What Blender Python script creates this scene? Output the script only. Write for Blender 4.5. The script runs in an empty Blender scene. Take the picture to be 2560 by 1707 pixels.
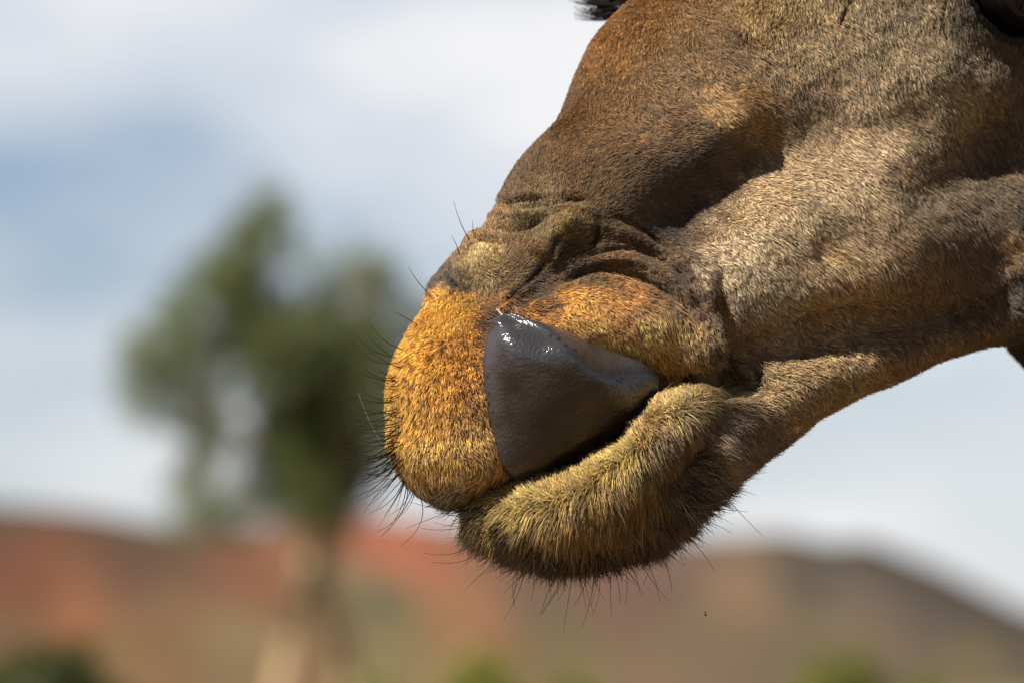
import bpy, math
import numpy as np

# ------------------------------------------------------------------ camera, sky, sun, exposure
scene = bpy.context.scene
COL = scene.collection
S = 0.5 / 2560.0            # metres per photo pixel on the plane of focus
DIST = 4.0                  # metres from the camera to the plane of focus
CAM_H = 2.6
PITCH = math.radians(2.15)
W0, H0 = 2560.0, 1707.0
D0 = DIST / S
FWD = np.array([0.0, math.cos(PITCH), math.sin(PITCH)])
UPV = np.array([0.0, -math.sin(PITCH), math.cos(PITCH)])
RGT = np.array([1.0, 0.0, 0.0])
CAMP = np.array([0.0, 0.0, CAM_H])

cam = bpy.data.cameras.new('camera')
cam_ob = bpy.data.objects.new('camera', cam)
COL.objects.link(cam_ob)
cam_ob.location = CAMP
cam_ob.rotation_euler = (math.pi / 2 + PITCH, 0, 0)
cam.sensor_width = 36.0
cam.lens = 36.0 * DIST / 0.5
cam.clip_start = 0.1
cam.clip_end = 20000
cam.dof.use_dof = True
cam.dof.focus_distance = DIST - 0.005
cam.dof.aperture_fstop = (cam.lens / 1000.0) / 0.0245
cam.dof.aperture_blades = 0
scene.camera = cam_ob

SUN_L = np.array([-0.53, -0.50, 0.69])          # towards the sun
SUN_L /= np.linalg.norm(SUN_L)
sun_el = math.asin(SUN_L[2])
sun_az = math.atan2(SUN_L[0], SUN_L[1])         # clockwise from +Y

world = bpy.data.worlds.new('World')
scene.world = world
world.use_nodes = True
nt = world.node_tree
nt.nodes.clear()


def N(tree, kind, **kw):
    n = tree.nodes.new(kind)
    for k, v in kw.items():
        if k.startswith('i_'):
            key = k[2:]
            n.inputs[int(key) if key.isdigit() else key.replace('_', ' ')].default_value = v
        else:
            setattr(n, k, v)
    return n


def build_world():
    L = nt.links.new
    sky = N(nt, 'ShaderNodeTexSky', sky_type='NISHITA', sun_disc=False)
    sky.sun_elevation = sun_el
    sky.sun_rotation = sun_az
    sky.altitude = 2500
    sky.air_density = 1.0
    sky.dust_density = 0.0
    sky.ozone_density = 2.0
    tc = N(nt, 'ShaderNodeTexCoord')
    mp = N(nt, 'ShaderNodeMapping')
    mp.inputs['Scale'].default_value = (15, 15, 44)
    mp.inputs['Location'].default_value = (3.72, 0.0, 0.35)
    mp.inputs['Rotation'].default_value = (0, math.radians(-10), 0)
    L(tc.outputs['Generated'], mp.inputs['Vector'])
    n1 = N(nt, 'ShaderNodeTexNoise', noise_dimensions='3D')
    n1.inputs['Scale'].default_value = 1.0
    n1.inputs['Detail'].default_value = 3
    n1.inputs['Roughness'].default_value = 0.5
    L(mp.outputs[0], n1.inputs['Vector'])
    # a broken cloud layer closes up towards the horizon, where it is seen edge on
    sep = N(nt, 'ShaderNodeSeparateXYZ'); L(tc.outputs['Generated'], sep.inputs[0])
    el = N(nt, 'ShaderNodeMapRange', interpolation_type='SMOOTHSTEP')
    el.inputs['From Min'].default_value = 0.08; el.inputs['From Max'].default_value = 0.6
    el.inputs['To Min'].default_value = 0.0; el.inputs['To Max'].default_value = 0.36
    L(sep.outputs['Z'], el.inputs['Value'])
    sb = N(nt, 'ShaderNodeMath', operation='SUBTRACT'); L(n1.outputs['Fac'], sb.inputs[0]); L(el.outputs[0], sb.inputs[1])
    ramp = N(nt, 'ShaderNodeMapRange')
    ramp.inputs['From Min'].default_value = 0.20
    ramp.inputs['From Max'].default_value = 0.66
    L(sb.outputs[0], ramp.inputs['Value'])
    mix = N(nt, 'ShaderNodeMix', data_type='RGBA')
    L(ramp.outputs[0], mix.inputs['Factor'])
    wb = N(nt, 'ShaderNodeMix', data_type='RGBA', blend_type='MULTIPLY'); wb.inputs['Factor'].default_value = 1
    wb.inputs[7].default_value = SKY_TINT + (1,)
    L(sky.outputs[0], wb.inputs[6]); L(wb.outputs[2], mix.inputs[6])
    mix.inputs[7].default_value = CLOUD + (1,)
    bg = N(nt, 'ShaderNodeBackground')
    bg.inputs['Strength'].default_value = SKY_STRENGTH
    L(mix.outputs[2], bg.inputs['Color'])
    out = N(nt, 'ShaderNodeOutputWorld')
    L(bg.outputs[0], out.inputs['Surface'])


SKY_STRENGTH = 0.05
SKY_TINT = (0.45, 0.49, 0.59)
CLOUD = (7.6, 7.6, 7.75)
build_world()

sun = bpy.data.lights.new('sun', 'SUN')
sun.energy = 5.0
sun.angle = math.radians(0.53)
sun.color = (1.0, 0.93, 0.82)
sun_ob = bpy.data.objects.new('sun', sun)
COL.objects.link(sun_ob)
from mathutils import Vector
sun_ob.rotation_euler = Vector(SUN_L).to_track_quat('Z', 'Y').to_euler()
sun_ob.location = (-3, -3, 8)

scene.view_settings.view_transform = 'Standard'
scene.view_settings.look = 'None'
scene.view_settings.gamma = 1.0
scene.view_settings.use_curve_mapping = False
scene.view_settings.exposure = 1.25
scene.render.engine = 'CYCLES'
scene.cycles.use_denoising = True
scene.cycles.max_bounces = 6
scene.cycles.transparent_max_bounces = 8
scene.cycles.sample_clamp_indirect = 4.0


# ------------------------------------------------------------------ helpers


def P(px, py, Y=0.0):
    """photo pixel + depth behind the focus plane (in focus-plane pixels) -> camera-aligned frame, pixels"""
    k = 1.0 + np.asarray(Y, float) / D0
    return np.stack(np.broadcast_arrays((np.asarray(px, float) - W0 / 2) * k, np.asarray(Y, float) + 0 * k,
                                        (H0 / 2 - np.asarray(py, float)) * k), -1)


def to_world(p):
    p = np.asarray(p, float)
    return CAMP + S * (p[..., 0:1] * RGT + (D0 + p[..., 1:2]) * FWD + p[..., 2:3] * UPV)


def from_world(w):
    q = (np.asarray(w, float) - CAMP) / S
    return np.stack([q @ RGT, q @ FWD - D0, q @ UPV], -1)


def pix(p):
    """camera-aligned frame -> photo pixel"""
    k = 1.0 + p[..., 1] / D0
    return np.stack([p[..., 0] / k + W0 / 2, H0 / 2 - p[..., 2] / k], -1)


def at(px, py, dist):
    """photo pixel at a distance in metres -> world"""
    Y = dist / S - D0
    return to_world(P(px, py, Y))


def nrm(v):
    v = np.asarray(v, float)
    return v / np.linalg.norm(v, axis=-1, keepdims=True)


def tag(o, label=None, cat=None, group=None, kind=None):
    if label: o['label'] = label
    if cat: o['category'] = cat
    if group: o['group'] = group
    if kind: o['kind'] = kind
    return o


def link(name, data, mat=None, parent=None, smooth=True):
    o = bpy.data.objects.new(name, data)
    COL.objects.link(o)
    if mat is not None:
        data.materials.append(mat)
    if parent is not None:
        o.parent = parent
        o.matrix_parent_inverse = parent.matrix_world.inverted()
    return o


def mesh_np(name, v, f, smooth=True):
    me = bpy.data.meshes.new(name)
    v = np.ascontiguousarray(v, np.float32)
    f = np.ascontiguousarray(f, np.int32)
    k = f.shape[1]
    me.vertices.add(len(v))
    me.vertices.foreach_set('co', v.ravel())
    me.loops.add(f.size)
    me.loops.foreach_set('vertex_index', f.ravel())
    me.polygons.add(len(f))
    me.polygons.foreach_set('loop_start', np.arange(0, f.size, k, dtype=np.int32))
    me.polygons.foreach_set('loop_total', np.full(len(f), k, np.int32))
    me.polygons.foreach_set('use_smooth', np.full(len(f), smooth))
    me.update(calc_edges=True)
    me.validate()
    return me


def lin(c):
    c = np.asarray(c, float) / 255.0
    return np.where(c <= 0.04045, c / 12.92, ((c + 0.055) / 1.055) ** 2.4)


def new_mat(name):
    m = bpy.data.materials.new(name)
    m.use_nodes = True
    m.node_tree.nodes.clear()
    out = m.node_tree.nodes.new('ShaderNodeOutputMaterial')
    return m, m.node_tree, out


# cheap smooth value noise (numpy)
def vnoise(p, seed=0):
    p = np.asarray(p, float)
    i = np.floor(p).astype(np.int64)
    f = p - i
    f = f * f * (3 - 2 * f)

    def h(ix, iy, iz):
        n = (ix * 374761393 + iy * 668265263 + iz * 2147483647 + seed * 1274126177) & 0xFFFFFFFF
        n = ((n ^ (n >> 13)) * 1274126177) & 0xFFFFFFFF
        n = (n ^ (n >> 16)) & 0xFFFFFF
        return n / float(0xFFFFFF)
    r = 0.0
    for dx in (0, 1):
        wx = f[..., 0] if dx else 1 - f[..., 0]
        for dy in (0, 1):
            wy = f[..., 1] if dy else 1 - f[..., 1]
            for dz in (0, 1):
                wz = f[..., 2] if dz else 1 - f[..., 2]
                r = r + wx * wy * wz * h(i[..., 0] + dx, i[..., 1] + dy, i[..., 2] + dz)
    return r


# ------------------------------------------------------------------ signed-distance sculpting on a rectilinear grid
class Grid:
    def __init__(self, axes):
        self.ax = [np.asarray(a, np.float32) for a in axes]
        self.d = np.full([len(a) for a in axes], 1e4, np.float32)

    def box(self, lo, hi):
        sl = []
        for a, l, h in zip(self.ax, lo, hi):
            i0 = max(int(np.searchsorted(a, l)) - 1, 0)
            i1 = min(int(np.searchsorted(a, h)) + 1, len(a))
            sl.append(slice(i0, i1))
        sl = tuple(sl)
        X = self.ax[0][sl[0]][:, None, None]
        Y = self.ax[1][sl[1]][None, :, None]
        Z = self.ax[2][sl[2]][None, None, :]
        return sl, X, Y, Z

    def add(self, fn, lo, hi, k=40.0, sub=False):
        m = k * 1.2 + 40
        sl, X, Y, Z = self.box(np.asarray(lo) - m, np.asarray(hi) + m)
        if 0 in [s.stop - s.start for s in sl]:
            return
        d = fn(X, Y, Z).astype(np.float32)
        o = self.d[sl]
        if sub:
            a, b = o, -d
            h = np.clip(0.5 - 0.5 * (a - b) / k, 0, 1)
            self.d[sl] = a * (1 - h) + b * h + k * h * (1 - h)
        else:
            h = np.clip(0.5 + 0.5 * (o - d) / k, 0, 1)
            self.d[sl] = o * (1 - h) + d * h - k * h * (1 - h)

    def ell(self, c, B, r, k=40.0, sub=False):
        """ellipsoid: centre, rows of B are axes, radii r"""
        c = np.asarray(c, float); B = np.asarray(B, float); r = np.asarray(r, float)
        ext = np.sqrt(((B.T * r) ** 2).sum(1))

        def fn(X, Y, Z):
            x, y, z = X - c[0], Y - c[1], Z - c[2]
            k0 = 0; k1 = 0
            for i in range(3):
                q = x * B[i, 0] + y * B[i, 1] + z * B[i, 2]
                k0 = k0 + (q / r[i]) ** 2
                k1 = k1 + (q / r[i] ** 2) ** 2
            k0 = np.sqrt(k0); k1 = np.sqrt(k1) + 1e-9
            return k0 * (k0 - 1.0) / k1
        self.add(fn, c - ext, c + ext, k, sub)

    def cone(self, a, b, ra, rb, l, u, k=40.0, sub=False):
        """tapered elliptic capsule; ra, rb = (radius along l, radius along u)"""
        a = np.asarray(a, float); b = np.asarray(b, float)
        ab = b - a
        L2 = float(ab @ ab)
        R = max(max(ra), max(rb))

        def fn(X, Y, Z):
            x, y, z = X - a[0], Y - a[1], Z - a[2]
            t = np.clip((x * ab[0] + y * ab[1] + z * ab[2]) / L2, 0, 1)
            x, y, z = x - t * ab[0], y - t * ab[1], z - t * ab[2]
            r1 = ra[0] + t * (rb[0] - ra[0]); r2 = ra[1] + t * (rb[1] - ra[1])
            ql = x * l[0] + y * l[1] + z * l[2]
            qu = x * u[0] + y * u[1] + z * u[2]
            rest = np.maximum(x * x + y * y + z * z - ql * ql - qu * qu, 0)
            k0 = np.sqrt((ql / r1) ** 2 + (qu / r2) ** 2 + rest / (np.minimum(r1, r2) ** 2))
            k1 = np.sqrt((ql / r1 ** 2) ** 2 + (qu / r2 ** 2) ** 2 + rest / (np.minimum(r1, r2) ** 4)) + 1e-9
            return k0 * (k0 - 1) / k1
        self.add(fn, np.minimum(a, b) - R, np.maximum(a, b) + R, k, sub)

    def chain(self, st, l, u, k=40.0, sub=False, kin=None):
        """stations (point, rl, ru)"""
        for (p, r1, r2), (q, s1, s2) in zip(st[:-1], st[1:]):
            self.cone(p, q, (r1, r2), (s1, s2), l, u, k, sub)

    def nets(self):
        d = self.d
        s = d < 0
        n = d.shape
        c = np.zeros([k - 1 for k in n], np.uint8)
        for i in (0, 1):
            for j in (0, 1):
                for k in (0, 1):
                    c += s[i:n[0] - 1 + i, j:n[1] - 1 + j, k:n[2] - 1 + k]
        act = np.argwhere((c > 0) & (c < 8))
        idx = np.full(c.shape, -1, np.int32)
        idx[act[:, 0], act[:, 1], act[:, 2]] = np.arange(len(act))
        acc = np.zeros((len(act), 3)); cnt = np.zeros(len(act))
        ax = self.ax
        corners = [(i, j, k) for i in (0, 1) for j in (0, 1) for k in (0, 1)]
        for a in corners:
            for b in corners:
                if sum(b) - sum(a) == 1 and all(y >= x for x, y in zip(a, b)):
                    ia, ib = act + a, act + b
                    da = d[ia[:, 0], ia[:, 1], ia[:, 2]]; db = d[ib[:, 0], ib[:, 1], ib[:, 2]]
                    m = (da < 0) != (db < 0)
                    t = (da / (da - db + 1e-20))[m][:, None]
                    pa = np.stack([ax[q][ia[m, q]] for q in range(3)], -1)
                    pb = np.stack([ax[q][ib[m, q]] for q in range(3)], -1)
                    acc[m] += pa + (pb - pa) * t
                    cnt[m] += 1
        v = acc / cnt[:, None]
        faces = []
        for axis in range(3):
            sl0 = [slice(None)] * 3; sl1 = [slice(None)] * 3
            sl0[axis] = slice(0, -1); sl1[axis] = slice(1, None)
            ch = s[tuple(sl0)] != s[tuple(sl1)]
            e = np.argwhere(ch)
            o1, o2 = [q for q in range(3) if q != axis]
            ok = (e[:, o1] > 0) & (e[:, o2] > 0) & (e[:, o1] < n[o1] - 1) & (e[:, o2] < n[o2] - 1)
            e = e[ok]
            first = s[e[:, 0], e[:, 1], e[:, 2]]
            q = []
            for da, db in ((0, 0), (1, 0), (1, 1), (0, 1)):
                t = e.copy(); t[:, o1] -= da; t[:, o2] -= db
                q.append(idx[t[:, 0], t[:, 1], t[:, 2]])
            q = np.stack(q, -1)
            flip = first if axis != 1 else ~first
            q[~flip] = q[~flip][:, ::-1]
            faces.append(q)
        return v, np.concatenate(faces)


def graded(lo, flo, fhi, hi, step, grow=1.16, cap=500.0):
    mid = list(np.arange(flo, fhi + step, step))
    a = []; x = flo; d = step
    while x > lo:
        d = min(d * grow, cap); x -= d; a.append(x)
    b = []; x = mid[-1]; d = step
    while x < hi:
        d = min(d * grow, cap); x += d; b.append(x)
    return np.array(a[::-1] + mid + b)


# ------------------------------------------------------------------ giraffe body
FV = nrm([-0.60, -0.57, -0.56])                 # muzzle direction in the camera-aligned frame
LV = nrm(np.cross([0, 0, 1.0], FV))             # the animal's left, the side in view
UV = np.cross(FV, LV)


def basis(e1, up=(0, 0, 1)):
    e1 = nrm(e1); up = np.asarray(up, float)
    e2 = nrm(up - e1 * (up @ e1))
    return np.stack([e1, e2, np.cross(e1, e2)])


def sculpt_body():
    step = 11.0
    g = Grid([graded(-500, -400, 1380, 15500, step), graded(-500, -330, 900, 15500, step), graded(-14800, -640, 900, 3000, step)])
    HB = np.stack([FV, LV, UV])
    # bridge of the nose and skull
    g.chain([(P(1340, 705, 235), 190, 172), (P(1502, 602, 330), 245, 280), (P(1770, 430, 560), 300, 474),
             (P(2130, 200, 850), 420, 548), (P(2620, -80, 1250), 520, 560)], LV, UV, 90)
    # cheek and middle of the face
    g.chain([(P(1600, 770, 230), 170, 150), (P(1900, 660, 400), 220, 220), (P(2400, 540, 720), 260, 260)], LV, UV, 110)
    g.ell(P(2170, 560, 560), HB, (430, 240, 240), 120)
    # lower jaw, both branches
    for off in (0, 1):
        sh = -LV * 430 * off
        g.chain([(P(1710, 1085, 200) + sh, 115, 115), (P(1800, 1052, 255) + sh, 118, 116), (P(1900, 990, 310) + sh, 115, 118), (P(2200, 835, 470) + sh, 115, 108),
                 (P(2520, 720, 680) + sh, 120, 122), (P(2950, 520, 980) + sh, 200, 230)], LV, UV, 60)
    g.chain([(P(1650, 1000, 330), 190, 120), (P(2000, 850, 560), 220, 130), (P(2600, 560, 1000), 260, 220)], LV, UV, 60)
    # upper lip: front pad, side lip, filling behind the tongue
    g.chain([(P(1152, 850, 110), 170, 105), (P(1150, 960, 90), 195, 150), (P(1148, 1090, 100), 205, 160)], nrm([0.5, -0.86, 0]), nrm([0.86, 0.5, 0]), 60)
    g.ell(P(1330, 960, 230), basis([1, 0.4, 0]), (190, 190, 170), 60)
    g.ell(P(1535, 822, 175), basis([0.87, 0.5, -0.13]), (300, 128, 170), 45)
    g.ell(P(1725, 855, 215), basis([0.87, 0.5, -0.13]), (125, 95, 130), 45)
    # nose end
    g.ell(P(1240, 700, 200), basis([1, 0.5, 0.6]), (165, 108, 170), 55)
    g.ell(P(1150, 750, 190), basis([1, 0, 0]), (75, 70, 140), 40)
    # chin and lower lip
    g.ell(P(1478, 1242, 130), basis([0.95, 0.2, 0.18]), (275, 138, 205), 60)
    g.chain([(P(1590, 1190, 145), 195, 138), (P(1700, 1105, 185), 170, 118), (P(1760, 1050, 230), 130, 92)], LV, UV, 60)
    g.chain([(P(1225, 1284, 90), 80, 38), (P(1330, 1286, 30), 85, 52), (P(1420, 1260, -10), 85, 56), (P(1490, 1220, -20), 90, 58), (P(1560, 1172, -20), 90, 58), (P(1620, 1112, -5), 95, 60), (P(1680, 1056, 40), 100, 58), (P(1745, 1024, 110), 95, 50), (P(1808, 1002, 185), 80, 36)], [0, 1, 0], [0, 0, 1], 40)
    # mouth slit
    ms = [(1130, 1252, -80), (1230, 1215, -80), (1332, 1194, -80), (1440, 1152, -90), (1544, 1088, -90), (1600, 1026, -70), (1656, 962, -40), (1720, 948, 20), (1830, 947, 90)]
    for a, b in zip(ms[:-1], ms[1:]):
        g.cone(P(*a), P(*b), (190, 19), (190, 19) if b[0] < 1800 else (130, 15), nrm([0, 1, 0]), nrm([0.2, 0, 1]), 16, True)
    # eye orbits and sockets
    for sgn in (1, -1):
        e = EYE if sgn > 0 else EYE_FAR
        g.cone(e - LV * sgn * 560, e - LV * sgn * 170, (230, 250), (150, 160), FV, UV, 90)
        g.ell(e - LV * sgn * 125, HB, (215, 175, 175), 90)
        g.ell(e, np.eye(3), (166, 166, 166), 18, True)
    # ossicones and ears
    for sgn in (1, -1):
        o = P(2900, -560, 1350) + LV * sgn * 210
        g.chain([(o, 110, 110), (o + UV * 420 - FV * 330, 75, 75), (o + UV * 700 - FV * 560, 90, 90)], LV, nrm(np.cross(LV, UV * 0.7 - FV * 0.6)), 60)
        er = P(2880, -260, 1350) + LV * sgn * 330
        g.ell(er + LV * sgn * 360 + UV * 60, np.stack([nrm(LV * sgn + 0.15 * UV), nrm(np.cross(LV * sgn + 0.15 * UV, FV)), FV]), (470, 200, 110), 60)
    # neck, trunk and legs
    n0 = P(2970, 470, 1560)
    hips_w = to_world(n0)
    ndir = nrm([0.62, 0.66, -0.30])
    nl = nrm(np.cross(ndir, [0, 0, 1])); nu = np.cross(nl, ndir)
    pts = [n0, n0 + ndir * 2600, n0 + ndir * 5600, n0 + ndir * 8600]
    g.chain([(P(2620, -80, 1250), 480, 520), (pts[0], 570, 610)], nl, nu, 150)
    g.chain([(pts[0], 570, 610), (pts[1], 560, 720), (pts[2], 720, 1050), (pts[3], 1100, 1650)], nl, nu, 200)
    bd = nrm([0.62, 0.66, 0])
    sh = pts[3] + np.array([0, 0, -300.])
    hip = sh + bd * 4300 + np.array([0, 0, -900.])
    bl = nrm(np.cross(bd, [0, 0, 1]))
    g.chain([(sh, 1300, 1900), (sh + bd * 2000 + np.array([0, 0, -500.]), 1650, 1900), (hip, 1300, 1500)], bl, np.array([0, 0, 1.]), 300)
    for base, w in ((sh + bd * 200, 900), (hip + bd * 300, 850)):
        for sgn in (1, -1):
            top = base + bl * sgn * w + np.array([0, 0, -900.])
            wd = to_world(top); wd[2] = 0.06
            foot = from_world(wd)
            kn = top + (foot - top) * 0.55
            g.chain([(top, 620, 800), (kn, 290, 330), (kn + (foot - kn) * 0.85, 200, 220), (foot, 300, 330)], bl, bd, 150)
    return g.nets()


EYE = P(2556, -72, 560)
EYE_FAR = P(1668, -70, 1560)


# ---- fine relief: strokes in photo pixels, amplitude along the skin normal (pixels)
def seg_dist(q, pts):
    """distance of points q (n,2) to a polyline, and the parameter 0..1 along it"""
    pts = np.asarray(pts, float)
    best = np.full(len(q), 1e9); par = np.zeros(len(q))
    ln = np.r_[0, np.cumsum(np.linalg.norm(np.diff(pts, axis=0), axis=1))]
    for i in range(len(pts) - 1):
        a, b = pts[i], pts[i + 1]
        ab = b - a
        t = np.clip(((q - a) @ ab) / (ab @ ab), 0, 1)
        d = np.linalg.norm(q - a - t[:, None] * ab, axis=1)
        m = d < best
        best[m] = d[m]; par[m] = (ln[i] + t[m] * (ln[i + 1] - ln[i])) / ln[-1]
    return best, par


def spline(pts, n=24):
    pts = np.asarray(pts, float)
    if len(pts) < 3:
        t = np.linspace(0, 1, n)[:, None]
        return pts[0] * (1 - t) + pts[-1] * t
    p = np.vstack([2 * pts[0] - pts[1], pts, 2 * pts[-1] - pts[-2]])
    out = []
    m = max(2, n // (len(pts) - 1))
    for i in range(len(pts) - 1):
        t = np.linspace(0, 1, m, endpoint=False)[:, None]
        a, b, c, d = p[i:i + 4]
        out.append(0.5 * (2 * b + (c - a) * t + (2 * a - 5 * b + 4 * c - d) * t * t + (3 * b - a - 3 * c + d) * t ** 3))
    out.append(pts[-1][None])
    return np.vstack(out)


RELIEF = [
    # (points, half width, amplitude)  -- folds round the nostril
    ([(1465, 552), (1415, 578), (1360, 640), (1335, 668)], 34, 44),
    ([(1400, 560), (1440, 545), (1475, 560), (1480, 590)], 26, 14),
    ([(1425, 582), (1385, 625), (1345, 680), (1290, 735), (1235, 775)], 10, -16),
    ([(1490, 560), (1488, 600), (1470, 615)], 11, -20),
    ([(1205, 650), (1215, 640)], 48, 30),
    ([(1150, 660), (1180, 625), (1235, 620), (1262, 650)], 12, -12),
    ([(1330, 700), (1270, 755), (1222, 785)], 22, 20),
    ([(1115, 702), (1145, 690), (1160, 718)], 26, -48),
    ([(1300, 780), (1340, 740), (1420, 720)], 16, -10),
    # ridges across the nose
    ([(1190, 548), (1280, 545), (1340, 528), (1420, 522), (1520, 540)], 12, 13),
    ([(1160, 580), (1260, 578), (1330, 565), (1370, 550)], 11, -16),
    ([(1290, 530), (1380, 520), (1460, 500)], 10, -15),
    ([(1250, 500), (1330, 492), (1400, 505)], 12, 7),
    ([(1140, 612), (1210, 598), (1290, 600)], 12, 9),
    ([(1150, 632), (1215, 612), (1270, 622)], 8, -9),
    ([(1080, 690), (1120, 665), (1150, 640)], 9, -7),
    # wrinkles behind the nostril and over the side lip
    ([(1500, 530), (1580, 560), (1660, 600), (1700, 640)], 12, -13),
    ([(1510, 565), (1590, 590), (1660, 630), (1720, 690)], 12, 9),
    ([(1480, 640), (1560, 622), (1640, 640), (1710, 690), (1750, 750)], 11, -13),
    ([(1450, 660), (1540, 645), (1630, 665), (1700, 720), (1740, 780)], 12, 11),
    ([(1380, 715), (1470, 680), (1560, 682), (1650, 715), (1720, 770)], 12, -16),
    ([(1420, 690), (1500, 662), (1580, 662)], 10, -8),
    ([(1650, 620), (1720, 660), (1770, 730)], 11, -8),
    ([(1760, 800), (1790, 850), (1800, 910)], 9, -8),
    ([(1720, 800), (1750, 860), (1755, 915)], 9, -7),
    ([(1800, 640), (1805, 720), (1822, 790), (1842, 850), (1845, 930)], 18, -20),
    ([(1340, 800), (1380, 775), (1420, 790)], 20, -12),
    ([(1500, 600), (1580, 605), (1660, 640), (1730, 710)], 9, -7),
    ([(1430, 700), (1520, 668), (1610, 690), (1690, 745)], 9, -7),
    ([(1530, 700), (1610, 705), (1690, 750), (1760, 820)], 9, -7),
    ([(1600, 560), (1680, 610), (1750, 680)], 9, -7),
    ([(1200, 525), (1290, 508), (1400, 500), (1500, 520)], 9, -6),
    ([(1130, 640), (1170, 612), (1210, 592)], 8, -6),
    ([(1780, 740), (1812, 800), (1825, 880)], 9, -7),
    # hollow under the facial crest
    ([(2010, 330), (1880, 400), (1760, 500), (1650, 590)], 82, -48),
    ([(1890, 270), (1790, 350), (1700, 460)], 60, 30),
    ([(1800, 400), (1690, 510), (1600, 600)], 78, -26),
    # vein-like ridges and hollows of the cheek
    ([(2420, 130), (2250, 220), (2080, 330)], 60, 20),
    ([(2560, 170), (2420, 250), (2300, 330)], 80, 30),
    ([(2560, 300), (2430, 380), (2330, 470), (2250, 540)], 105, -50),
    ([(2050, 480), (1950, 560), (1880, 640)], 70, 14),
    ([(2230, 560), (2130, 600), (2010, 640)], 60, -16),
    ([(2620, 360), (2520, 480), (2470, 620), (2500, 720)], 140, -46),
    # groove between cheek and jaw, hollow behind the chin
    ([(2560, 700), (2430, 770), (2280, 800), (2120, 808), (2000, 850), (1900, 900)], 54, -62),
    ([(1880, 880), (1865, 950), (1855, 1020)], 60, -50),
    ([(1950, 985), (2080, 930), (2220, 880)], 60, 22),
    # small vertical fold in front of the eye
    ([(2362, 0), (2358, 60), (2368, 120)], 7, -12),
    ([(2125, 0), (2105, 50)], 9, -12),
    # chin
    ([(1330, 1320), (1480, 1300), (1620, 1220)], 60, 14),
]


def make_body():
    v, f = sculpt_body()
    me = mesh_np('body', v, f)
    o = bpy.data.objects.new('tmp', me)
    COL.objects.link(o)
    md = o.modifiers.new('s', 'SUBSURF'); md.levels = 1; md.render_levels = 1
    dg = bpy.context.evaluated_depsgraph_get()
    e = o.evaluated_get(dg).to_mesh()
    nv = len(e.vertices)
    vv = np.empty(nv * 3, np.float32); e.vertices.foreach_get('co', vv); vv = vv.reshape(-1, 3).astype(float)
    nn = np.empty(nv * 3, np.float32); e.vertices.foreach_get('normal', nn); nn = nn.reshape(-1, 3).astype(float)
    ff = np.empty(len(e.loops), np.int32); e.loops.foreach_get('vertex_index', ff); ff = ff.reshape(-1, 4)
    o.evaluated_get(dg).to_mesh_clear()
    bpy.data.objects.remove(o); bpy.data.meshes.remove(me)
    # relief on the side in view
    q = pix(vv)
    face = np.clip((-nn[:, 1] + 0.15) / 0.4, 0, 1) * (vv[:, 1] < 1300) * (q[:, 0] < 2700)
    disp = np.zeros(nv)
    near = np.where(face > 0)[0]
    qn = q[near]
    for pts, w, a in RELIEF:
        sp = spline(pts)
        lo = sp.min(0) - 3 * w; hi = sp.max(0) + 3 * w
        m = np.all((qn > lo) & (qn < hi), axis=1)
        if not m.any():
            continue
        if w <= 16: a, w = a * 1.2, w * 0.8
        d, t = seg_dist(qn[m], sp)
        end = np.clip(np.minimum(t, 1 - t) / 0.18, 0.25, 1) if len(pts) > 2 else 1.0
        disp[near[m]] += a * np.exp(-(d / w) ** 2) * end
    disp += (vnoise(vv / 70.0, 3) - 0.5) * 7 + (vnoise(vv / 24.0, 5) - 0.5) * 3
    vv = vv + nn * (disp * np.where(face > 0, face, 0.0))[:, None]
    return vv, ff


BV, BF = make_body()

giraffe = bpy.data.objects.new('giraffe', None)
COL.objects.link(giraffe)
gw = to_world(P(2970, 470, 1560) + nrm([0.62, 0.66, -0.30]) * 8600); gw[2] = 0
giraffe.location = gw
bpy.context.view_layer.update()
tag(giraffe, 'brown giraffe curling its dark tongue up over its upper lip', 'giraffe')


BW = to_world(BV)
skin_me = mesh_np('body', BW, BF)

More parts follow.
